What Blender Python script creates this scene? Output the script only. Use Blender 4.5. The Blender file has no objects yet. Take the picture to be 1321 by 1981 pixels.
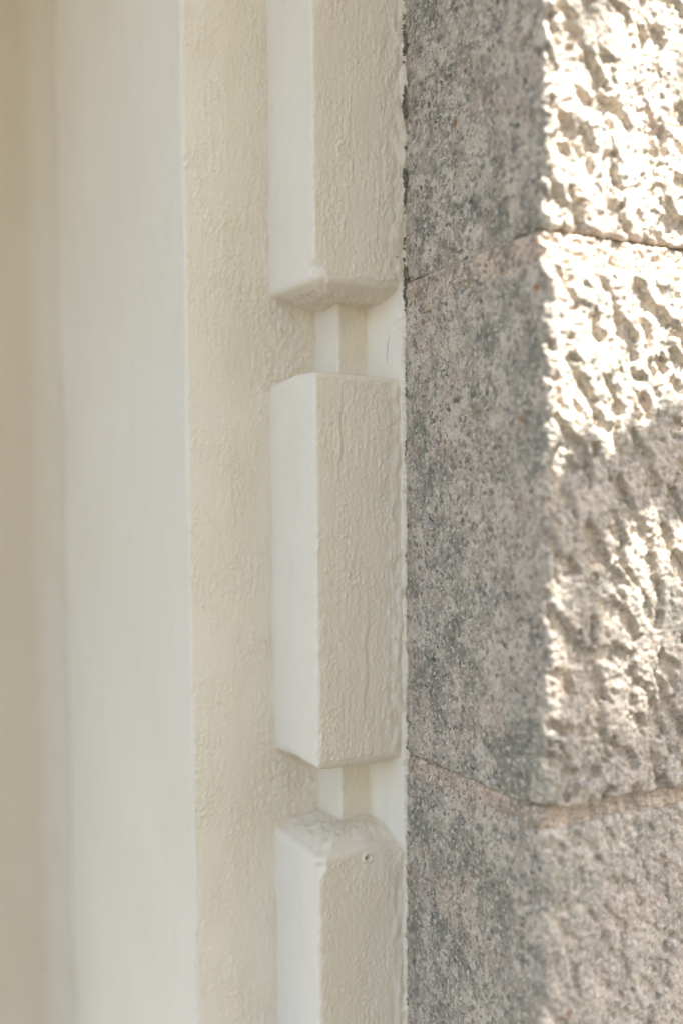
import bpy, math, random
import numpy as np
from mathutils import Vector, Matrix

S = bpy.context.scene
C = S.collection
R = math.radians

# ------------------------------------------------------------------ camera
YAW, PITCH, ROLL = 27.0, 3.0, -0.42
FPX = 1964.0
cam_d = bpy.data.cameras.new('camera')
cam_d.sensor_fit = 'VERTICAL'
cam_d.sensor_height = 36.0
cam_d.sensor_width = 24.0
cam_d.lens = FPX / 1981.0 * 36.0
cam_d.shift_y = 0.052
cam_d.clip_start = 0.01
cam_d.clip_end = 2000.0
cam_d.dof.use_dof = True
cam_d.dof.focus_distance = 0.466
cam_d.dof.aperture_fstop = 3.0
cam_d.dof.aperture_blades = 9
cam = bpy.data.objects.new('camera', cam_d)
C.objects.link(cam)
cam.matrix_world = (Matrix.Rotation(R(-YAW), 4, 'Z') @ Matrix.Rotation(R(90 - PITCH), 4, 'X')
                    @ Matrix.Rotation(R(ROLL), 4, 'Z'))
S.camera = cam

# ------------------------------------------------------------------ sky and sun
sun_dir = Vector((0.31, -0.43, 0.85)).normalized()      # towards the sun
elev = math.asin(sun_dir.z)
azim = math.atan2(sun_dir.x, sun_dir.y)                 # clockwise from +Y
world = bpy.data.worlds.new('World')
S.world = world
world.use_nodes = True
wn = world.node_tree
bg = wn.nodes['Background']
sky = wn.nodes.new('ShaderNodeTexSky')
sky.sky_type = 'NISHITA'
sky.sun_disc = False
sky.sun_elevation = elev
sky.sun_rotation = azim
sky.dust_density = 1.6
wn.links.new(sky.outputs[0], bg.inputs[0])
bg.inputs[1].default_value = 0.108
sun_l = bpy.data.lights.new('sun', 'SUN')
sun_l.energy = 5.0
sun_l.angle = R(0.53)
sun_l.color = (1.0, 0.985, 0.96)
sun = bpy.data.objects.new('sun', sun_l)
C.objects.link(sun)
sun.rotation_euler = sun_dir.to_track_quat('Z', 'Y').to_euler()

vs = S.view_settings
vs.view_transform = 'Standard'
vs.look = 'None'
vs.gamma = 1.0
vs.exposure = 2.3
vs.use_curve_mapping = False
S.cycles.max_bounces = 8
S.cycles.diffuse_bounces = 6

# ------------------------------------------------------------------ noise
_rng = np.random.RandomState(7)
_perm = np.tile(_rng.permutation(256), 3).astype(np.int64)
_g = _rng.normal(size=(256, 3))
_g /= np.linalg.norm(_g, axis=1)[:, None]
_g = _g.astype(np.float32)


def noise(p):
    p = np.asarray(p, dtype=np.float32).reshape(-1, 3)
    i = np.floor(p).astype(np.int64)
    f = (p - i).astype(np.float32)
    i &= 255
    u = f * f * f * (f * (f * 6 - 15) + 10)
    out = np.zeros(len(p), np.float32)
    for dx in (0, 1):
        hx = _perm[i[:, 0] + dx]
        wx = u[:, 0] if dx else 1 - u[:, 0]
        for dy in (0, 1):
            hy = _perm[hx + i[:, 1] + dy]
            wy = u[:, 1] if dy else 1 - u[:, 1]
            for dz in (0, 1):
                h = _perm[hy + i[:, 2] + dz] & 255
                wz = u[:, 2] if dz else 1 - u[:, 2]
                g = _g[h]
                out += wx * wy * wz * (g[:, 0] * (f[:, 0] - dx) + g[:, 1] * (f[:, 1] - dy) + g[:, 2] * (f[:, 2] - dz))
    return out * 1.6


def fbm(p, octaves=3, gain=0.5):
    a, tot, out, q = 1.0, 0.0, 0.0, np.asarray(p, dtype=np.float32)
    for k in range(octaves):
        out = out + a * noise(q + 17.3 * k)
        tot += a
        a *= gain
        q = q * 2.03
    return out / tot


def sstep(a, b, x):
    t = np.clip((x - a) / (b - a), 0, 1)
    return t * t * (3 - 2 * t)


# ------------------------------------------------------------------ mesh helpers
def obj(name, mesh, mat=None, parent=None):
    o = bpy.data.objects.new(name, mesh)
    C.objects.link(o)
    if mat:
        if not mesh.materials:
            mesh.materials.append(mat)
    if parent:
        o.parent = parent
    return o


def mesh_from(name, verts, faces, smooth=True):
    me = bpy.data.meshes.new(name)
    me.from_pydata([tuple(v) for v in verts], [], faces)
    me.validate()
    if smooth:
        me.polygons.foreach_set('use_smooth', np.ones(len(me.polygons), bool))
    me.update()
    return me


def grid_mesh(name, P, wrap=False, caps=False, flip=False, extra=None):
    """P: rows x cols x 3.  Quads; wrap joins last col to first; caps are n-gons."""
    P = np.asarray(P, dtype=np.float32)
    nr, nc, _ = P.shape
    idx = np.arange(nr * nc).reshape(nr, nc)
    if wrap:
        right = np.roll(idx, -1, axis=1)
        a, b, c, d = idx[:-1], right[:-1], right[1:], idx[1:]
    else:
        a, b, c, d = idx[:-1, :-1], idx[:-1, 1:], idx[1:, 1:], idx[1:, :-1]
    q = np.stack([a, b, c, d], -1).reshape(-1, 4)
    if flip:
        q = q[:, ::-1]
    loops = q.reshape(-1)
    starts = np.arange(len(q)) * 4
    totals = np.full(len(q), 4)
    if caps:
        bot, top = idx[0], idx[-1]
        bot = bot[::-1]
        if flip:
            bot, top = bot[::-1], top[::-1]
        starts = np.concatenate([starts, [len(loops), len(loops) + nc]])
        totals = np.concatenate([totals, [nc, nc]])
        loops = np.concatenate([loops, bot, top])
    me = bpy.data.meshes.new(name)
    me.vertices.add(nr * nc)
    me.vertices.foreach_set('co', P.reshape(-1))
    me.loops.add(len(loops))
    me.loops.foreach_set('vertex_index', loops.astype(np.int32))
    me.polygons.add(len(starts))
    me.polygons.foreach_set('loop_start', starts.astype(np.int32))
    me.polygons.foreach_set('loop_total', totals.astype(np.int32))
    me.update(calc_edges=True)
    sm = np.ones(len(starts), bool)
    if caps:
        sm[-2:] = False
    me.polygons.foreach_set('use_smooth', sm)
    me.validate()
    me.update()
    return me


def path(points, steps, radius):
    """points: list of plan (x, y); steps: spacing of each leg; radius: of each inner corner.
    Returns plan positions n x 2, normals n x 2 (to the left of travel turned outwards)."""
    pos, nor = [], []
    n = len(points)
    P = [np.array(p, float) for p in points]
    start = P[0]
    for k in range(n - 1):
        d = (P[k + 1] - P[k]) / np.linalg.norm(P[k + 1] - P[k])
        nn = np.array([d[1], -d[0]])
        r = radius[k] if k < n - 2 else 0.0
        if r > 0:
            d2 = (P[k + 2] - P[k + 1]) / np.linalg.norm(P[k + 2] - P[k + 1])
            cross = d[0] * d2[1] - d[1] * d2[0]
            turn = math.atan2(cross, float(d @ d2))
            t = r * math.tan(abs(turn) / 2)
            end = P[k + 1] - d * t
        else:
            end = P[k + 1]
        L = np.linalg.norm(end - start)
        m = max(1, int(round(L / steps[k])))
        for j in range(m):
            pos.append(start + (end - start) * j / m)
            nor.append(nn)
        if r > 0:
            sg = 1 if turn > 0 else -1
            left = np.array([-d[1], d[0]]) * sg
            cc = end + left * r
            st = min(steps[k], steps[k + 1])
            ma = max(3, int(r * abs(turn) / st))
            for j in range(ma):
                a = turn * j / ma
                ca, sa = math.cos(a), math.sin(a)
                v = end - cc
                pos.append(cc + np.array([ca * v[0] - sa * v[1], sa * v[0] + ca * v[1]]))
                nor.append(np.array([ca * nn[0] - sa * nn[1], sa * nn[0] + ca * nn[1]]))
            v = end - cc
            ca, sa = math.cos(turn), math.sin(turn)
            start = cc + np.array([ca * v[0] - sa * v[1], sa * v[0] + ca * v[1]])
        else:
            start = P[k + 1]
    pos.append(P[-1])
    nor.append(nn)
    return np.array(pos), np.array(nor)


def zrows(segments):
    """segments: list of (z0, z1, step), joined."""
    out = []
    for z0, z1, st in segments:
        m = max(1, int(round((z1 - z0) / st)))
        out += [z0 + (z1 - z0) * j / m for j in range(m)]
    out.append(segments[-1][1])
    return np.array(out)


def thing(name, label, cat, loc=(0, 0, 0), group=None):
    o = bpy.data.objects.new(name, None)
    o.empty_display_size = 0.05
    C.objects.link(o)
    o.location = loc
    o['label'] = label
    o['category'] = cat
    o['kind'] = 'thing'
    if group:
        o['group'] = group
    return o


# ------------------------------------------------------------------ materials
def new_mat(name):
    m = bpy.data.materials.new(name)
    m.use_nodes = True
    nt = m.node_tree
    b = nt.nodes['Principled BSDF']
    return m, nt, b


def N(nt, t, **kw):
    n = nt.nodes.new(t)
    for k, v in kw.items():
        setattr(n, k, v)
    return n


def tex(nt, co, scale, detail=2.0, rough=0.5, stretch=None, dist=0.0):
    n = N(nt, 'ShaderNodeTexNoise')
    n.inputs['Scale'].default_value = scale
    n.inputs['Detail'].default_value = detail
    n.inputs['Roughness'].default_value = rough
    n.inputs['Distortion'].default_value = dist
    if stretch:
        mp = N(nt, 'ShaderNodeMapping')
        mp.inputs['Scale'].default_value = stretch
        nt.links.new(co, mp.inputs[0])
        nt.links.new(mp.outputs[0], n.inputs['Vector'])
    else:
        nt.links.new(co, n.inputs['Vector'])
    return n.outputs['Fac']


def ramp(nt, fac, stops, interp='LINEAR'):
    n = N(nt, 'ShaderNodeValToRGB')
    n.color_ramp.interpolation = interp
    e = n.color_ramp.elements
    while len(e) < len(stops):
        e.new(0.5)
    for k, (p, c) in enumerate(stops):
        e[k].position = p
        e[k].color = (c, c, c, 1) if not isinstance(c, tuple) else (*c, 1)
    nt.links.new(fac, n.inputs[0])
    return n.outputs[0]


def mix(nt, fac, a, b, blend='MIX'):
    n = N(nt, 'ShaderNodeMix', data_type='RGBA', blend_type=blend)
    for sock, v in ((n.inputs[0], fac), (n.inputs[6], a), (n.inputs[7], b)):
        if isinstance(v, (int, float)):
            sock.default_value = v
        elif isinstance(v, tuple):
            sock.default_value = (*v, 1)
        else:
            nt.links.new(v, sock)
    return n.outputs[2]


def bump(nt, bsdf, height, dist, strength=1.0, prev=None):
    b = N(nt, 'ShaderNodeBump')
    b.inputs['Strength'].default_value = strength
    b.inputs['Distance'].default_value = dist
    nt.links.new(height, b.inputs['Height'])
    if prev is not None:
        nt.links.new(prev, b.inputs['Normal'])
    nt.links.new(b.outputs[0], bsdf.inputs['Normal'])
    return b.outputs[0]


def paint_material(name, base):
    m, nt, b = new_mat(name)
    co = N(nt, 'ShaderNodeTexCoord').outputs['Object']
    big = tex(nt, co, 9.0, 3.0)
    fine = tex(nt, co, 620.0, 3.0, 0.65, stretch=(1, 1, 0.55))
    col = mix(nt, ramp(nt, big, [(0.3, 0.0), (0.7, 1.0)]), base, tuple(c * f for c, f in zip(base, (0.965, 0.955, 0.93))))
    grime = tex(nt, co, 55.0, 5.0, 0.7, stretch=(1, 1, 0.5))
    col = mix(nt, ramp(nt, grime, [(0.52, 0.0), (0.72, 0.30)]), col, tuple(c * f for c, f in zip(base, (0.86, 0.82, 0.74))))
    spots = tex(nt, co, 520.0, 1.0)
    col = mix(nt, ramp(nt, spots, [(0.76, 0.0), (0.80, 0.35)]), col, (0.30, 0.26, 0.20))
    nt.links.new(col, b.inputs['Base Color'])
    b.inputs['Roughness'].default_value = 0.62
    b.inputs['Specular IOR Level'].default_value = 0.25
    bump(nt, b, fine, 0.0005, 0.7)
    return m


M_paint = paint_material('cream_paint', (0.83, 0.760, 0.635))


def stone_material(name, seed, tint=(1.0, 1.0, 1.0)):
    m, nt, b = new_mat(name)
    tc = N(nt, 'ShaderNodeTexCoord').outputs['Object']
    mp = N(nt, 'ShaderNodeMapping')
    mp.inputs['Location'].default_value = (seed * 1.7, seed * 0.9, seed * 2.3)
    nt.links.new(tc, mp.inputs[0])
    co = mp.outputs[0]
    big = tex(nt, co, 20.0, 4.0, 0.6, dist=0.5)
    mid = tex(nt, co, 85.0, 5.0, 0.7)
    fine = tex(nt, co, 360.0, 3.0, 0.7)
    speck = tex(nt, co, 430.0, 3.0, 0.7)
    grey = (0.365, 0.326, 0.270)
    pink = (0.470, 0.382, 0.312)
    green = (0.240, 0.230, 0.182)
    pale = (0.58, 0.510, 0.415)
    col = mix(nt, ramp(nt, big, [(0.40, 0.0), (0.60, 1.0)]), grey, pink)
    col = mix(nt, ramp(nt, mid, [(0.47, 0.0), (0.57, 0.9)]), col, pale)
    mid2 = tex(nt, co, 38.0, 6.0, 0.75)
    col = mix(nt, ramp(nt, mid2, [(0.49, 0.0), (0.60, 0.9)]), col, green)
    blot = tex(nt, co, 130.0, 4.0, 0.7)
    col = mix(nt, ramp(nt, blot, [(0.37, 0.7), (0.45, 0.0)]), col, (0.16, 0.15, 0.13))
    col = mix(nt, ramp(nt, fine, [(0.39, 0.75), (0.46, 0.0)]), col, (0.13, 0.125, 0.115))
    col = mix(nt, ramp(nt, speck, [(0.55, 0.0), (0.61, 0.75)]), col, (0.69, 0.62, 0.53))
    dk = tex(nt, co, 170.0, 3.0, 0.6)
    col = mix(nt, ramp(nt, dk, [(0.64, 0.0), (0.70, 0.85)]), col, (0.075, 0.073, 0.068))
    ru = tex(nt, co, 120.0, 2.0, 0.5)
    col = mix(nt, ramp(nt, ru, [(0.70, 0.0), (0.75, 0.8)]), col, (0.30, 0.15, 0.065))
    at = N(nt, 'ShaderNodeAttribute', attribute_name='front_pale')  # front faces of stone and mortar are mixed paler than the sides
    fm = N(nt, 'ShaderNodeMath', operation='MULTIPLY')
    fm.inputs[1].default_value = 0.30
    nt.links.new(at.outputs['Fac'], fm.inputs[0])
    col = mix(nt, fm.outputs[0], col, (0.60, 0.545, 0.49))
    if tint != (1.0, 1.0, 1.0):
        col = mix(nt, 1.0, col, tint, 'MULTIPLY')
    nt.links.new(col, b.inputs['Base Color'])
    b.inputs['Roughness'].default_value = 0.85
    b.inputs['Specular IOR Level'].default_value = 0.2
    h = mix(nt, 0.5, fine, mid)
    bump(nt, b, h, 0.0011, 0.8)
    return m


M_stone = [stone_material('grey_pink_stone', s, tint=(1.01, 0.975, 0.915)) for s in (1.0, 4.0, 9.0)]


def plain(name, base, var, scale, rough=0.9, bd=0.0006):
    m, nt, b = new_mat(name)
    co = N(nt, 'ShaderNodeTexCoord').outputs['Object']
    f = tex(nt, co, scale, 4.0, 0.65)
    col = mix(nt, ramp(nt, f, [(0.35, 0.0), (0.65, 1.0)]), base, var)
    nt.links.new(col, b.inputs['Base Color'])
    b.inputs['Roughness'].default_value = rough
    b.inputs['Specular IOR Level'].default_value = 0.15
    if bd:
        bump(nt, b, f, bd, 0.8)
    return m


M_mortar = stone_material('tan_mortar', 14.0, tint=(1.10, 0.99, 0.88))
M_dirt_shade = plain('crevice_dirt_shade', (0.085, 0.075, 0.05), (0.27, 0.235, 0.17), 800.0)
M_leaf = plain('green_leaf', (0.045, 0.10, 0.025), (0.07, 0.13, 0.04), 40.0, 0.5, 0)
M_wood = plain('bark', (0.12, 0.085, 0.055), (0.18, 0.13, 0.09), 60.0)
M_ground = plain('brown_paving', (0.095, 0.092, 0.09), (0.12, 0.115, 0.11), 6.0, 0.9, 0.001)

# ------------------------------------------------------------------ ground
GZ = -1.10
TOPZ = 1.30
g = mesh_from('ground', [(-60, -60, GZ), (60, -60, GZ), (60, 60, GZ), (-60, 60, GZ)], [(0, 1, 2, 3)], False)
go = obj('ground', g, M_ground)
go['kind'] = 'structure'

M_bounce = plain('bounce_wall_render', (0.68, 0.54, 0.31), (0.74, 0.60, 0.37), 8.0, 0.9, 0.001)  # unseen wall, added to dim and warm the light on the front faces
ow = mesh_from('added_bounce_wall', [(x, y, z) for z in (GZ, 3.0) for x, y in ((-0.75, -0.9), (0.75, -0.9), (0.75, -1.15), (-0.75, -1.15))],
               [(0, 3, 2, 1), (4, 5, 6, 7), (0, 1, 5, 4), (1, 2, 6, 5), (2, 3, 7, 6), (3, 0, 4, 7)], False)
oo = obj('added_bounce_wall', ow, M_bounce)
oo['kind'] = 'structure'

# plan of the place (metres, camera at the origin)
XS = 0.2498            # left face of the stone pier
YF = 0.3165            # front face of the stone pier
YA2, XB1 = 0.4227, 0.2020   # bar: front, left side
YA1, XB0 = 0.4740, 0.1580   # jamb: front, left side
YA0 = 0.7720                # recessed wall


# ------------------------------------------------------------------ stone pier
pier = thing('stone_pier', 'rough grey and pink stone pier with raking sun on its pitted right face', 'stone pier',
             (XS, YF, GZ))


def stone_mesh(name, z0, z1, dense, seed, dx=0.0, dy=0.0, amp=1.0, coarse=0.008, fine=0.0006):
    """One stone of the pier: a closed block with worked faces.  dense = (za, zb) finely meshed rows."""
    xs, yf = XS + dx, YF + dy
    if dense:
        st = [0.03, fine, fine, 0.008, 0.06, 0.06, 0.05]
        pts = [(xs, 0.62), (xs, 0.436), (xs, yf), (0.352, yf), (0.80, yf), (0.80, 0.62)]
        pos, nor = path(pts, st, [0, 0.0045, 0, 0, 0, 0])
        segs = []
        za, zb = dense
        if za > z0 + 1e-6:
            segs.append((z0, za, 0.008))
        segs.append((za, zb, fine))
        if zb < z1 - 1e-6:
            segs.append((zb, z1, 0.008))
        zz = zrows(segs)
    else:
        pts = [(xs, 0.62), (xs, 0.436), (xs, yf), (0.352, yf), (0.80, yf), (0.80, 0.62)]
        pos, nor = path(pts, [0.03, coarse, coarse, 0.012, 0.06, 0.05], [0, 0.0045, 0, 0, 0])
        zz = zrows([(z0, z1, coarse)])
    nr, nc = len(zz), len(pos)
    X = np.broadcast_to(pos[:, 0], (nr, nc)).copy()
    Y = np.broadcast_to(pos[:, 1], (nr, nc)).copy()
    Z = np.broadcast_to(zz[:, None], (nr, nc)).copy()
    P = np.stack([X, Y, Z], -1).reshape(-1, 3)
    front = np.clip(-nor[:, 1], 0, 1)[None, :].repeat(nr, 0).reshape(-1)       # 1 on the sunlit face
    off = np.array([seed * 3.1, seed * 1.7, seed * 2.3])
    # tool marks on the front run from upper left to lower right
    a = math.radians(62)
    u = P[:, 0] * math.cos(a) - P[:, 2] * math.sin(a)        # along the marks
    v = P[:, 0] * math.sin(a) + P[:, 2] * math.cos(a)        # across
    warp = 0.004 * noise(P * 60 + off)
    Q = np.stack([(u + warp) * 75, (v + warp) * 150, P[:, 1] * 60], -1) + off
    pit = noise(Q) + 0.55 * noise(Q * 1.9 + 5)
    gr = fbm(P * 210 + off, 4, 0.72)
    pitn = noise(Q) + 0.45 * noise(Q * 2.1 + 5) + 0.55 * gr
    hf = amp * (-0.0030 * sstep(0.02, 0.34, pitn) + 0.0013 * fbm(P * 45 + off, 3))
    hf += (0.55 + 0.45 * amp) * (0.0017 * fbm(P * 330 + off + 31, 3, 0.72) + 0.0007 * gr)
    # side: flatter, pecked, with a few hollows
    n1 = fbm(P * np.array([60, 60, 45]) + off + 3, 4, 0.55)
    hs = 0.0021 * n1 + 0.0012 * fbm(P * 280 + off, 3, 0.68)
    hol = noise(P * np.array([95, 95, 120]) + off + 9)
    hs -= 0.0016 * sstep(0.42, 0.62, hol)
    hs *= 1 - 0.8 * sstep(0.406, 0.416, P[:, 1])
    h = hf * front + hs * (1 - front)
    # calm where hidden by the plaster
    # edges roll back into the joints
    zf = P[:, 2]
    ew = 0.0035 + 0.0018 * noise(np.stack([P[:, 0] * 70, P[:, 1] * 70, zf * 0 + seed], -1))
    eb = np.clip((zf - z0) / ew, 0, 1)
    et = np.clip((z1 - zf) / ew, 0, 1)
    roll = (1 - np.sqrt(np.clip(1 - (1 - eb) ** 2, 0, 1))) + (1 - np.sqrt(np.clip(1 - (1 - et) ** 2, 0, 1)))
    h -= roll * (0.0008 + 0.0016 * front)
    # wandering arris line
    nn = np.stack([np.broadcast_to(nor[:, 0], (nr, nc)), np.broadcast_to(nor[:, 1], (nr, nc))], -1).reshape(-1, 2)
    P[:, 0] += nn[:, 0] * h
    P[:, 1] += nn[:, 1] * h
    wz = 0.0013 * noise(np.stack([P[:, 0] * 40, P[:, 1] * 40, zf * 0 + seed * 2.7], -1)) + 0.0014 * noise(np.stack([P[:, 0] * 190, P[:, 1] * 190, zf * 0 + seed], -1))
    P[:, 2] += wz * (np.exp(-(zf - z0) / 0.02) + np.exp(-(z1 - zf) / 0.02))
    P -= np.array([XS, YF, GZ])
    me = grid_mesh(name, P.reshape(nr, nc, 3), wrap=True, caps=True)
    at = me.attributes.new('front_pale', 'FLOAT', 'POINT')
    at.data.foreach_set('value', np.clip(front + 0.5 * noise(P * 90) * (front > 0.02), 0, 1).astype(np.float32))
    return me


J1 = (0.0960, 0.1090)
J2 = (-0.1265, -0.1180)
s1 = obj('stone', stone_mesh('stone', J1[1], 0.335, (J1[1], 0.265), 1.0, 0.0012, 0.0016), M_stone[0], pier)
s2 = obj('stone', stone_mesh('stone', J2[1], J1[0], (J2[1], J1[0]), 2.0, 0.0, -0.0012), M_stone[1], pier)
s3 = obj('stone', stone_mesh('stone', -0.345, J2[0], (-0.27, J2[0]), 3.0, -0.0004, 0.0, 0.45), M_stone[2], pier)
s1['label'] = 'uppermost stone in bright dappled sun'
s2['label'] = 'middle stone, sunlit above and shaded below'
s3['label'] = 'lowest stone, wholly in shade'
cs = stone_mesh('stone', 0.347, 0.567, None, 5.0)
for k, dz in enumerate((0, 0.232, 0.464, 0.696, -0.924, -1.156, -1.388)):
    o = obj('stone', cs, M_stone[k % 3], pier)
    o.location = (0, 0, dz)


def mortar_mesh(z0, z1, dy, seed, fine=0.001, rec=0.0016):
    xs, yf = XS + 0.0003, YF + dy
    pts = [(xs, 0.60), (xs, 0.436), (xs, yf), (0.352, yf), (0.78, yf), (0.78, 0.60)]
    pos, nor = path(pts, [0.03, fine, fine, 0.012, 0.06, 0.05], [0, 0.003, 0, 0, 0])
    zz = zrows([(z0, z1, 0.0006)])
    nr, nc = len(zz), len(pos)
    P = np.stack([np.broadcast_to(pos[:, 0], (nr, nc)), np.broadcast_to(pos[:, 1], (nr, nc)),
                  np.broadcast_to(zz[:, None], (nr, nc))], -1).reshape(-1, 3).copy()
    fr = np.clip(-nor[:, 1], 0, 1)[None, :].repeat(nr, 0).reshape(-1)
    h = (0.0008 + 0.0022 * fr) * fbm(P * 230 + seed, 4, 0.75) + 0.0008 * noise(P * 70 + seed)
    h -= 0.0022 * (1 - np.sqrt(np.clip(1 - (1 - np.clip((z1 - P[:, 2]) / 0.002, 0, 1)) ** 2, 0, 1)))
    nn = np.stack([np.broadcast_to(nor[:, 0], (nr, nc)), np.broadcast_to(nor[:, 1], (nr, nc))], -1).reshape(-1, 2)
    P[:, 0] += nn[:, 0] * h
    P[:, 1] += nn[:, 1] * h
    P -= np.array([XS, YF, GZ])
    me = grid_mesh('mortar_joint', P.reshape(nr, nc, 3), wrap=True, caps=True)
    me.attributes.new('front_pale', 'FLOAT', 'POINT').data.foreach_set('value', fr.astype(np.float32))
    return me


m1 = obj('mortar_joint', mortar_mesh(J1[0] - 0.004, J1[1] + 0.0002, 0.0040, 1.0, 0.0006), M_mortar, pier)
m2 = obj('mortar_joint', mortar_mesh(J2[0] - 0.004, J2[1] + 0.0004, 0.0036, 2.0, 0.0006), M_mortar, pier)
cm = mortar_mesh(0.331, 0.351, 0.002, 3.0, 0.01)
for dz in (0, 0.232, 0.464, 0.696, -0.692, -0.924, -1.156):
    o = obj('mortar_joint', cm, M_mortar, pier)
    o.location = (0, 0, dz)

# ------------------------------------------------------------------ painted surround
sur = thing('door_surround', 'cream painted stepped door surround with raised bars beside the stone', 'door surround',
            (XB0, YA1, GZ))
SO = np.array([XB0, YA1, GZ])


def brush(P, seed=0.0, amp=1.0):
    """relief of thick brushed paint over render, drawn out vertically"""
    off = seed * 7.7
    w = P
    g1 = np.clip(noise(P * np.array([1, 1, 0.5]) * 900 + off) - 0.02, 0, 1) ** 1.2
    g2 = np.clip(noise(P * np.array([1, 1, 0.8]) * 1250 + off + 4) - 0.05, 0, 1) ** 1.2
    g3 = np.clip(noise(P * np.array([1, 1, 0.35]) * 620 + off + 7) - 0.10, 0, 1)
    h = 0.00055 * g1 + 0.00045 * g2 + 0.00030 * g3
    lump = noise(P * np.array([1, 1, 0.55]) * 420 + off + 12)
    h += 0.00028 * np.clip(lump - 0.34, 0, 1)
    h += 0.00014 * noise(P * np.array([1, 1, 0.12]) * 520 + off + 9)
    h *= 0.80 + 0.95 * np.clip(noise(P * np.array([1, 1, 0.5]) * 70 + off + 21), -0.6, 1)
    h += 0.00016 * fbm(P * np.array([1, 1, 0.4]) * 130 + off, 2)
    rid = 1 - np.abs(noise(w * np.array([1, 1, 0.22]) * 190 + off + 8))
    h += 0.00030 * np.clip(rid - 0.88, 0, 1) * 7 * np.clip(noise(P * 45 + off) + 0.15, 0, 1)
    big = noise(P * 38 + off + 2)
    return (h + 0.0003 * big) * amp


def place(pos, nor, zz):
    nr, nc = len(zz), len(pos)
    P = np.stack([np.broadcast_to(pos[:, 0], (nr, nc)), np.broadcast_to(pos[:, 1], (nr, nc)),
                  np.broadcast_to(zz[:, None], (nr, nc))], -1).reshape(-1, 3).copy()
    nn = np.stack([np.broadcast_to(nor[:, 0], (nr, nc)), np.broadcast_to(nor[:, 1], (nr, nc))], -1).reshape(-1, 2)
    return P, nn, nr, nc


FINE = 0.0005
# jamb: its front carries the bars, its left side runs back to the recessed wall
pos, nor = path(
    [(XB0, YA0 + 0.06), (XB0, YA1 + 0.03), (XB0, YA1), (0.236, YA1), (0.236, YA0 + 0.06)],
    [0.006, FINE, FINE, 0.05], [0, 0.0022, 0, 0])
zz = zrows([(GZ, -0.30, 0.02), (-0.30, 0.30, FINE), (0.30, TOPZ, 0.02)])
P, nn, nr, nc = place(pos, nor, zz)
front = np.clip(-nn[:, 1], 0, 1)
vis = (np.abs(P[:, 2]) < 0.31)
h = brush(P, 1.0) * (0.22 + 1.15 * front)
h += 0.0012 * noise(P * np.array([12, 12, 9]) + 3)
zg = np.minimum(np.abs(P[:, 2] - 0.084), np.abs(P[:, 2] + 0.140))
h += 0.0010 * fbm(P * 210 + 2, 3, 0.68) * front * sstep(0.188, 0.204, P[:, 0]) * (1 - sstep(0.022, 0.03, zg))
# soft hollow next to the bars
P[:, 0] += nn[:, 0] * h
P[:, 1] += nn[:, 1] * h
jamb = obj('jamb', grid_mesh('jamb', (P - SO).reshape(nr, nc, 3), wrap=True, caps=True), M_paint, sur)

# inner step seen in the gaps between the bars, running up to the painted edge of the pier
pos, nor = path([(0.227, YA1 + 0.02), (0.227, 0.4485), (0.2452, 0.4485), (0.2452, YA1 + 0.02)],
                [0.0009, FINE, 0.0009], [0.0016, 0])
P, nn, nr, nc = place(pos, nor, zrows([(GZ, -0.17, 0.03), (-0.17, -0.115, FINE), (-0.115, 0.055, 0.004), (0.055, 0.115, FINE), (0.115, TOPZ, 0.03)]))
h = brush(P, 2.0) * (0.25 + 0.75 * np.clip(-nn[:, 1], 0, 1)) + 0.0008 * noise(P * 60)
P[:, 0] += nn[:, 0] * h
P[:, 1] += nn[:, 1] * h
obj('inner_step', grid_mesh('inner_step', (P - SO).reshape(nr, nc, 3), wrap=True, caps=True), M_paint, sur)

# paint carried over onto the side of the pier, ending in a ragged edge
zz = zrows([(GZ, -0.29, 0.03), (-0.29, 0.28, 0.0006), (0.28, TOPZ, 0.03)])
nr = len(zz)
z3 = np.stack([zz * 0 + 0.3, zz * 0, zz], -1)
edge = 0.4210 - 0.0012 * noise(z3 * 60) - 0.0011 * noise(z3 * 190 + 4) - 0.0008 * noise(z3 * 520 + 8)
edge += 0.0019 * sstep(0.098, 0.106, zz) * np.clip(0.85 + 0.9 * noise(z3 * 75 + 3) + 0.5 * noise(z3 * 260), 0.1, 1.2)
EZ, EY = zz.copy(), edge.copy()
back = 0.4560
ts = np.concatenate([np.linspace(0, 1, 58) ** 1.0])
YY = edge[:, None] + (back - edge)[:, None] * ts[None, :]
ZZ = np.broadcast_to(zz[:, None], YY.shape)
PP = np.stack([np.full(YY.shape, XS), YY, ZZ], -1).reshape(-1, 3)
dist = (YY - edge[:, None]).reshape(-1)
lip = np.sqrt(np.clip(dist / 0.0009, 0, 1))
skew = 0.0044 * np.clip((PP[:, 1] - 0.4215) / 0.0265, 0, 1)     # render thickens towards the back
bmp = 0.0007 * noise(PP * 260 + 2) * np.exp(-dist / 0.004)
sx = XS + 0.0012 - lip * 0.0030 - skew - 0.0009 * fbm(PP * 60, 2) - bmp - 0.3 * brush(PP, 5.0)
PP[:, 0] = sx
P3 = PP.reshape(nr, len(ts), 3)
# closed slab: front sheet + back edge buried in the stone
bk = P3[:, ::-1].copy()
bk[:, :, 0] = XS + 0.004
P3 = np.concatenate([P3[:, ::-1], bk[:, [-1, 0]]], 1)
obj('paint_edge', grid_mesh('paint_edge', (P3.reshape(-1, 3) - SO).reshape(P3.shape), wrap=True, caps=True, flip=True), M_paint, sur)['label'] = 'ragged paint edge on the side of the stone'


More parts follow.
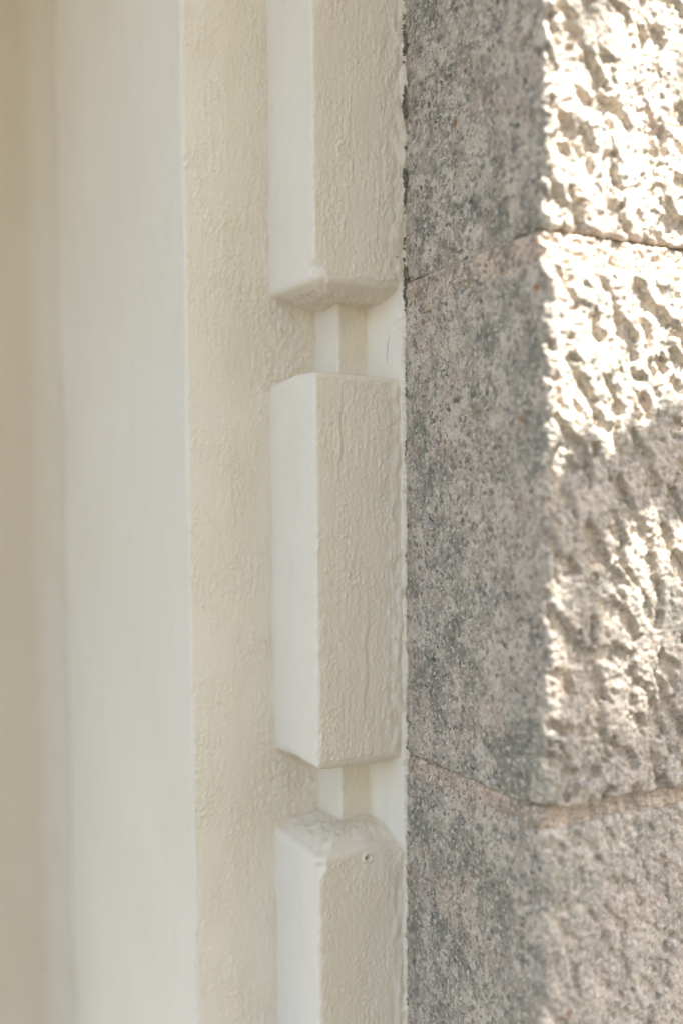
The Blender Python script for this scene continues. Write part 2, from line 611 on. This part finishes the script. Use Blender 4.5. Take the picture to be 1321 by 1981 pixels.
def bar_mesh(z0, z1, zdense, seed, chip=(), lo=None, hi=None, holes=(), creases=(), top_sag=0.0070):
    """One raised bar: front and left side, rounded ends closed back to the jamb."""
    pos, nor = path([(XB1, YA1 + 0.004), (XB1, YA2), (0.2535, YA2)], [FINE, FINE], [0.0018])
    segs = []
    za, zb = zdense
    if za > z0 + 1e-6:
        segs.append((z0, za, 0.01))
    segs.append((za, zb, FINE))
    if zb < z1 - 1e-6:
        segs.append((zb, z1, 0.01))
    zz = zrows(segs)
    P, nn, nr, nc = place(pos, nor, zz)
    front = np.clip(-nn[:, 1], 0, 1)
    h = brush(P, seed) * (0.2 + 0.8 * front)
    h += 0.0007 * noise(P * 28 + seed * 5)
    # lumps of paint toward the pier
    near = sstep(0.236, 0.2475, P[:, 0]) * front
    h += near * 0.0011 * noise(P * np.array([230, 230, 120]) + seed)
    # wobble of the vertical arris
    ar = np.exp(-((P[:, 0] - XB1) ** 2 + (P[:, 1] - YA2) ** 2) / (2 * 0.003 ** 2))
    h += ar * 0.0007 * noise(np.stack([P[:, 2] * 0 + seed, P[:, 2] * 0, P[:, 2] * 150], -1))
    for (hx, hz, hr, hd) in holes:
        h -= hd * np.exp(-(((P[:, 0] - hx) ** 2 + (P[:, 2] - hz) ** 2) / hr ** 2) ** 2) * front
        ring = np.sqrt((P[:, 0] - hx) ** 2 + (P[:, 2] - hz) ** 2) / hr
        h += 0.25 * hd * np.exp(-((ring - 1.8) / 0.5) ** 2) * front
    for (cx, ca, cb, cw, cd) in creases:
        t = np.clip((P[:, 2] - ca) / (cb - ca), 0, 1)
        xx = cx + 0.0022 * noise(np.stack([t * 4, t * 0 + seed, t * 0], -1)) - 0.003 * (1 - t)
        h += cd * np.tanh((P[:, 0] - xx) / cw) * np.exp(-((P[:, 0] - xx) / (cw * 5)) ** 2) * np.sin(np.pi * t) * front * -1
    # rounded ends
    r = 0.0042 + 0.0014 * noise(np.stack([P[:, 0] * 60, P[:, 1] * 60, P[:, 2] * 0 + seed], -1))
    e0 = np.clip((P[:, 2] - z0) / r, 0, 1)
    e1 = np.clip((z1 - P[:, 2]) / r, 0, 1)
    ins = r * 0.8 * ((1 - np.sqrt(1 - (1 - e0) ** 2)) + (1 - np.sqrt(1 - (1 - e1) ** 2)))
    P[:, 0] += nn[:, 0] * h
    P[:, 1] += nn[:, 1] * h
    rough = 0.0009 * fbm(P * 260 + seed, 3, 0.65)
    P[:, 0] = np.where(ins > 1e-5, np.maximum(P[:, 0], XB1 + ins + 0.3 * rough), P[:, 0])
    P[:, 1] = np.where(ins > 1e-5, np.maximum(P[:, 1], YA2 + ins + 0.3 * rough), P[:, 1])
    for (cz, cr, dep) in chip:
        cut = dep * np.exp(-np.abs((P[:, 2] - cz) / cr) ** 3) * (1 + 0.35 * noise(P * 200 + seed)) + 1.3 * rough * np.exp(-((P[:, 2] - cz) / cr) ** 2)
        cut += 2.0 * ins
        lack = np.clip(cut - ((P[:, 0] - XB1) + (P[:, 1] - YA2)), 0, 1)
        P[:, 0] += lack / 2
        P[:, 1] += lack / 2
    # shape of the end lines (heights wander along the arris)
    if lo is not None:
        P[:, 2] += np.interp(pos_len(pos), *lo)[None, :].repeat(nr, 0).reshape(-1) * np.exp(-((P[:, 2] - z0) / 0.03) ** 2)
    if hi is not None:
        P[:, 2] += np.interp(pos_len(pos), *hi)[None, :].repeat(nr, 0).reshape(-1) * np.exp(-((P[:, 2] - z1) / 0.03) ** 2)
    G = P.reshape(nr, nc, 3)
    A = np.array([0.2535, YA1 + 0.004])
    rows = [G]
    T = np.linspace(0, 1, 46)[1:] ** 0.9

    def cap(rim, sgn, sag):
        out = []
        zm = rim[:, 2].mean()
        for t in T:
            q = rim.copy()
            q[:, 0] = rim[:, 0] + (A[0] - rim[:, 0]) * t
            q[:, 1] = rim[:, 1] + (A[1] - rim[:, 1]) * t
            dd = np.linalg.norm(q[:, :2] - rim[:, :2], axis=1)
            edge = np.minimum(q[:, 0] - XB1, 1.6 * (q[:, 1] - YA2))          # distance in from the two open sides
            e = (1 - np.exp(-np.clip(edge, 0, 1) / 0.016)) * (1 - np.exp(-dd / 0.004))
            q[:, 2] = rim[:, 2] * (1 - e) + zm * e + sgn * (sag * e + (0.0006 if sag > 0 else -0.0004) * (1 - np.exp(-dd / 0.0025)))
            q[:, 2] += (0.0018 * fbm(q * 210 + seed, 3, 0.68) + 0.0010 * noise(q * 60 + seed)) * (1 - np.exp(-dd / 0.002))
            out.append(q)
        return np.stack(out)
    bot = cap(G[0], -1, 0.0036)[::-1]
    top = cap(G[-1], +1, top_sag)
    G = np.concatenate([bot, G, top])
    return grid_mesh('moulding_bar', (G.reshape(-1, 3) - SO).reshape(G.shape))


def pos_len(pos):
    d = np.linalg.norm(np.diff(pos, axis=0), axis=1)
    return np.concatenate([[0], np.cumsum(d)])


b1 = obj('moulding_bar', bar_mesh(0.1045, 0.290, (0.1045, 0.265), 3.0, chip=((0.1060, 0.0085, 0.0062),),
                                  lo=([0, 0.04, 0.055, 0.105], [0.0025, 0.001, 0.0, 0.0006])), M_paint, sur)
b2 = obj('moulding_bar', bar_mesh(-0.1210, 0.0640, (-0.1210, 0.0640), 4.0, top_sag=-0.004, creases=((0.2170, 0.012, 0.060, 0.0005, 0.0005), (0.2300, -0.10, -0.04, 0.0006, 0.0004)),
                                  lo=([0, 0.03, 0.055, 0.105], [-0.0005, 0.0012, 0.0, 0.0008]),
                                  hi=([0, 0.012, 0.03, 0.055, 0.105], [0.0, 0.0008, 0.002, 0.001, 0.0])), M_paint, sur)
b3 = obj('moulding_bar', bar_mesh(-0.345, -0.1600, (-0.27, -0.1600), 5.0, chip=((-0.161, 0.010, 0.0050),), holes=((0.2283, -0.1668, 0.0011, 0.0032),),
                                  hi=([0, 0.055, 0.08, 0.105], [-0.001, -0.002, 0.001, -0.003])), M_paint, sur)
b1['label'] = 'upper bar with a chipped lower corner'
b2['label'] = 'whole middle bar'
b3['label'] = 'lower bar with a worn sloping top'
for dz in (0.456, 0.681, 0.906, -0.45 - 0.001, -0.675, -0.90):
    o = obj('moulding_bar', b2.data, M_paint, sur)
    o.location = (0, 0, dz)

# ------------------------------------------------------------------ dark dirt and painted gap shade between paint and stone
def zpix(y):            # height of an image row on the pier edge
    return (990 - y) * 0.487 / 1964


dv, df = [], []


def dirt_gap_run(y0, y1, width, seed):
    za, zb = zpix(y1), zpix(y0)
    n = max(5, int((zb - za) / 0.0004))
    m = 7
    zs = np.linspace(za, zb, n)
    z3 = np.stack([zs * 0 + seed, zs * 0, zs], -1)
    taper = np.clip(np.minimum(np.arange(n), np.arange(n)[::-1]) / 5.0, 0.0, 1)
    wd = width * taper * np.clip(0.22 + 1.7 * noise(z3 * 70) + 0.8 * noise(z3 * 330) + 0.5 * noise(z3 * 900), -0.3, 1.7)
    ey = np.interp(zs, EZ, EY)
    b = len(dv)
    for k in range(n):
        for j in range(m):
            t = j / (m - 1)
            y = ey[k] + 0.0007 - (0.0007 + wd[k]) * t
            q = noise(np.array([[y * 1100, seed, zs[k] * 1100]]))[0]
            x = XS + 0.0008 - (0.0013 + 0.0009 * q) * math.sqrt(max(0.0, 1 - t * t))
            dv.append((x - SO[0], y - SO[1], zs[k] - SO[2]))
    for k in range(n - 1):
        for j in range(m - 1):
            a = b + k * m + j
            df.append((a, a + 1, a + m + 1, a + m))


for k, (y0, y1, wd) in enumerate(((-60, 60, .0012), (62, 215, .0015), (212, 310, .0017), (312, 432, .0018), (445, 512, .0009), (516, 606, .0024),
                                  (715, 740, .0010), (750, 772, .0011), (850, 890, .0012), (1064, 1082, .0012), (1298, 1318, .0010),
                                  (1355, 1402, .0016), (1450, 1480, .0014), (1630, 1655, .0008), (1796, 1834, .0013), (1900, 1990, .0007))):
    dirt_gap_run(y0, y1, wd, k * 1.37)


def fleck(c, r):
    b = len(dv)
    fr = random.Random(b)
    for ax in ((1, 0, 0), (-1, 0, 0), (0, 1, 0), (0, -1, 0), (0, 0, 1), (0, 0, -1)):
        k = r * fr.uniform(0.5, 1.2) * (1.7 if ax[2] else 1)
        dv.append(tuple(np.array(c) + np.array(ax) * k - SO))
    for a_, b_, c_ in ((0, 2, 4), (2, 1, 4), (1, 3, 4), (3, 0, 4), (2, 0, 5), (1, 2, 5), (3, 1, 5), (0, 3, 5)):
        df.append((b + a_, b + b_, b + c_))


for px, py, r in ((776, 470, .0005), (770, 505, .0004), (772, 512, .0003), (776, 640, .0003), (768, 1130, .0003), (764, 1134, .0003), (771, 1308, .0004), (770, 1352, .0004), (780, 1470, .0009),
                  (779, 1462, .0007), (782, 760, .0003), (668, 1484, .0003)):
    t = (px - 660) / FPX
    d = (YA2 - 0.0004) / (0.891 - 0.454 * t)
    fleck((d * (0.891 * t + 0.454), YA2 - 0.0003, (990 - py) * d / FPX), r)

fleck((0.2283, YA2 + 0.0016, -0.1668), 0.0008)  # dark fleck paints the shade inside the hole
dm = mesh_from('seam_dirt_shade', dv, df, True)
dirt = obj('seam_dirt_shade', dm, M_dirt_shade, sur)
dirt['kind'] = 'stuff'

# hairline cracks in the paint on the side of the pier
PAINT = PP.copy()
for line in (((787, 598), (778, 616), (768, 628), (757, 636)), ((757, 650), (754, 668), (753, 690), (754, 712)),
             ((776, 1560), (779, 1572), (778, 1586)), ((789, 1590), (786, 1612), (785, 1640))):
    cp = []
    for px, py in line:
        t = (px - 660) / FPX
        d = 0.2470 / (t * 0.891 + 0.454)
        cp.append((d * (0.891 - 0.454 * t), (990 - py) * d / FPX))
    fine_pts = []
    for k in range(len(cp) - 1):
        for j in range(8):
            u = j / 8
            fine_pts.append((cp[k][0] * (1 - u) + cp[k + 1][0] * u, cp[k][1] * (1 - u) + cp[k + 1][1] * u))
    pts = []
    for k, (y, z) in enumerate(fine_pts):
        w2 = noise(np.array([[z * 700, y * 300, 1.0]]))[0]
        y2 = y + 0.0006 * w2
        n_ = np.argmin((PAINT[:, 1] - y2) ** 2 + (PAINT[:, 2] - z) ** 2)
        pts.append((PAINT[n_, 0] - 0.00002, y2, z))
    n = len(pts)
    rr = [0.00003 + 0.00016 * math.sin(math.pi * k / (n - 1)) for k in range(n)]
    V = []
    for k, p in enumerate(pts):
        for q in range(5):
            a = 2 * math.pi * q / 5
            V.append((p[0] + 0.4 * rr[k] * math.cos(a), p[1] + rr[k] * math.sin(a), p[2]))
    V = np.array(V) - SO
    obj('hairline_crack', grid_mesh('hairline_crack', V.reshape(n, 5, 3), wrap=True, caps=True), M_dirt_shade, sur)

# ------------------------------------------------------------------ recessed wall at the left
zz = zrows([(GZ, -0.42, 0.04), (-0.42, 0.42, 0.004), (0.42, TOPZ, 0.04)])
xc = XB0 + 0.0006
pos, nor = path([(-0.75, YA0 + 0.10), (-0.75, YA0), (0.05, YA0), (xc, YA0), (xc, YA0 - 0.026), (xc + 0.03, YA0 - 0.026), (xc + 0.03, YA0 + 0.10)],
                [0.1, 0.04, 0.004, 0.004, 0.03, 0.1], [0, 0, 0.022, 0, 0])
P, nn, nr, nc = place(pos, nor, zz)
h = 0.0009 * fbm(P * 90, 3) + 0.001 * noise(P * 14)
P[:, 0] += nn[:, 0] * h
P[:, 1] += nn[:, 1] * h
WO = np.array([-0.35, YA0, GZ])
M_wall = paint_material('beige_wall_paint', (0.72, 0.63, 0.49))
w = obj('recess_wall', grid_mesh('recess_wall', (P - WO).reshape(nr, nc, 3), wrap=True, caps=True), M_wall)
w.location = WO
w['label'] = 'plain beige wall at the far left edge, deep in the recess and blurred'
w['category'] = 'wall'
w['kind'] = 'thing'
# added slab, unseen above the frame, keeps sun and overhead sky off the recess
hx0, hx1, hy0, hy1, hz0, hz1 = -0.80, 0.2440, 0.27, YA0 + 0.10, 0.56, 0.68
hm = mesh_from('added_shade_slab', [(x - SO[0], y - SO[1], z - SO[2]) for z in (hz0, hz1) for x, y in ((hx0, hy0), (hx1, hy0), (hx1, hy1), (hx0, hy1))],
               [(0, 3, 2, 1), (4, 5, 6, 7), (0, 1, 5, 4), (1, 2, 6, 5), (2, 3, 7, 6), (3, 0, 4, 7)], False)
obj('added_shade_slab', hm, M_paint, sur)

# ------------------------------------------------------------------ tree outside the frame whose leaves shade the lower stones
tree = thing('overhanging_tree', 'slender tree whose leafy branch hangs above the stone pier', 'tree', (2.3, -1.7, GZ))
TO = np.array([2.3, -1.7, GZ])
sd = np.array(sun_dir)


def tube(pts, rads, n=8):
    pts = [Vector(p) for p in pts]
    rows = []
    for k, p in enumerate(pts):
        t = (pts[min(k + 1, len(pts) - 1)] - pts[max(k - 1, 0)]).normalized()
        a = t.orthogonal().normalized()
        b = t.cross(a)
        rows.append([tuple(p + (a * math.cos(2 * math.pi * j / n) + b * math.sin(2 * math.pi * j / n)) * rads[k]) for j in range(n)])
    return np.array(rows)


near = np.array([0.33, YF, -0.05]) + sd * 0.62
far = np.array([0.33, YF, -0.05]) + sd * 2.3
tr = tube([(2.3, -1.7, GZ), (2.28, -1.72, 0.3), (2.2, -1.66, 1.5), (1.9, -1.5, 2.4), (1.6, -1.3, 3.0)], [0.07, 0.06, 0.05, 0.035, 0.02])
obj('trunk', grid_mesh('trunk', (tr.reshape(-1, 3) - TO).reshape(tr.shape), wrap=True, caps=True), M_wood, tree)
lb = tube([(1.9, -1.5, 2.4), tuple(far + np.array([0.3, -0.15, -0.05])), tuple(far * 0.55 + near * 0.45 + np.array([0.2, -0.1, -0.05])), tuple(near + np.array([0.1, -0.03, -0.02]))],
          [0.02, 0.011, 0.006, 0.003])
obj('limb', grid_mesh('limb', (lb.reshape(-1, 3) - TO).reshape(lb.shape), wrap=True, caps=True), M_wood, tree)
lr = random.Random(11)
lv, lf = [], []


def leaf(c, size):
    c = Vector(c)
    d = Vector((lr.uniform(-1, 1), lr.uniform(-1, 1), lr.uniform(-1, 0.2))).normalized()
    nrm = (Vector(sun_dir) + Vector((lr.uniform(-1, 1), lr.uniform(-1, 1), lr.uniform(-1, 1))) * 0.5).normalized()
    d = (d - nrm * d.dot(nrm)).normalized()
    wv = d.cross(nrm)
    b = len(lv)
    prof = [(-1, 0), (-0.55, 0.36), (0, 0.5), (0.5, 0.34), (1, 0)]
    for t, ww in prof:
        lv.append(c + d * t * size)
    for t, ww in prof[1:-1]:
        lv.append(c + d * t * size + wv * ww * size + nrm * 0.08 * size)
    for t, ww in prof[1:-1]:
        lv.append(c + d * t * size - wv * ww * size + nrm * 0.08 * size)
    for o in (5, 8):
        q = [(b, b + 1, b + o), (b + 1, b + 2, b + o + 1, b + o), (b + 2, b + 3, b + o + 2, b + o + 1), (b + 3, b + 4, b + o + 2)]
        lf.extend(q if o == 5 else [tuple(reversed(x)) for x in q])


def shade(x, z, L, size):
    leaf(np.array([x, YF, z]) + sd * L, size)


# near leaves draw the lower limit of the sun patch, far ones give half light below it
for k in range(34):
    x = lr.uniform(0.235, 0.36)
    ze = float(np.interp(x, [0.25, 0.27, 0.285, 0.30, 0.33], [0.020, 0.030, 0.028, 0.048, 0.042]))
    shade(x, ze - 0.020 - lr.uniform(0, 0.012), lr.uniform(0.5, 0.75), lr.uniform(0.012, 0.017))
for k in range(24):
    shade(lr.uniform(0.22, 0.40), lr.uniform(-0.11, -0.03), lr.uniform(2.0, 3.2), lr.uniform(0.016, 0.024))
for k in range(46):
    shade(lr.uniform(0.22, 0.40), lr.uniform(-0.19, -0.105), lr.uniform(1.2, 2.4), lr.uniform(0.018, 0.028))
for k in range(170):
    shade(lr.uniform(0.18, 0.55), lr.uniform(-0.50, -0.14), lr.uniform(0.9, 2.4), lr.uniform(0.02, 0.035))
for k in range(10):
    shade(lr.uniform(0.25, 0.36), lr.uniform(0.19, 0.30), lr.uniform(1.4, 2.4), lr.uniform(0.012, 0.02))
lm = mesh_from('leaves', [tuple(np.array(v) - TO) for v in lv], lf)
lo_ = obj('leaves', lm, M_leaf, tree)
lo_['kind'] = 'stuff'
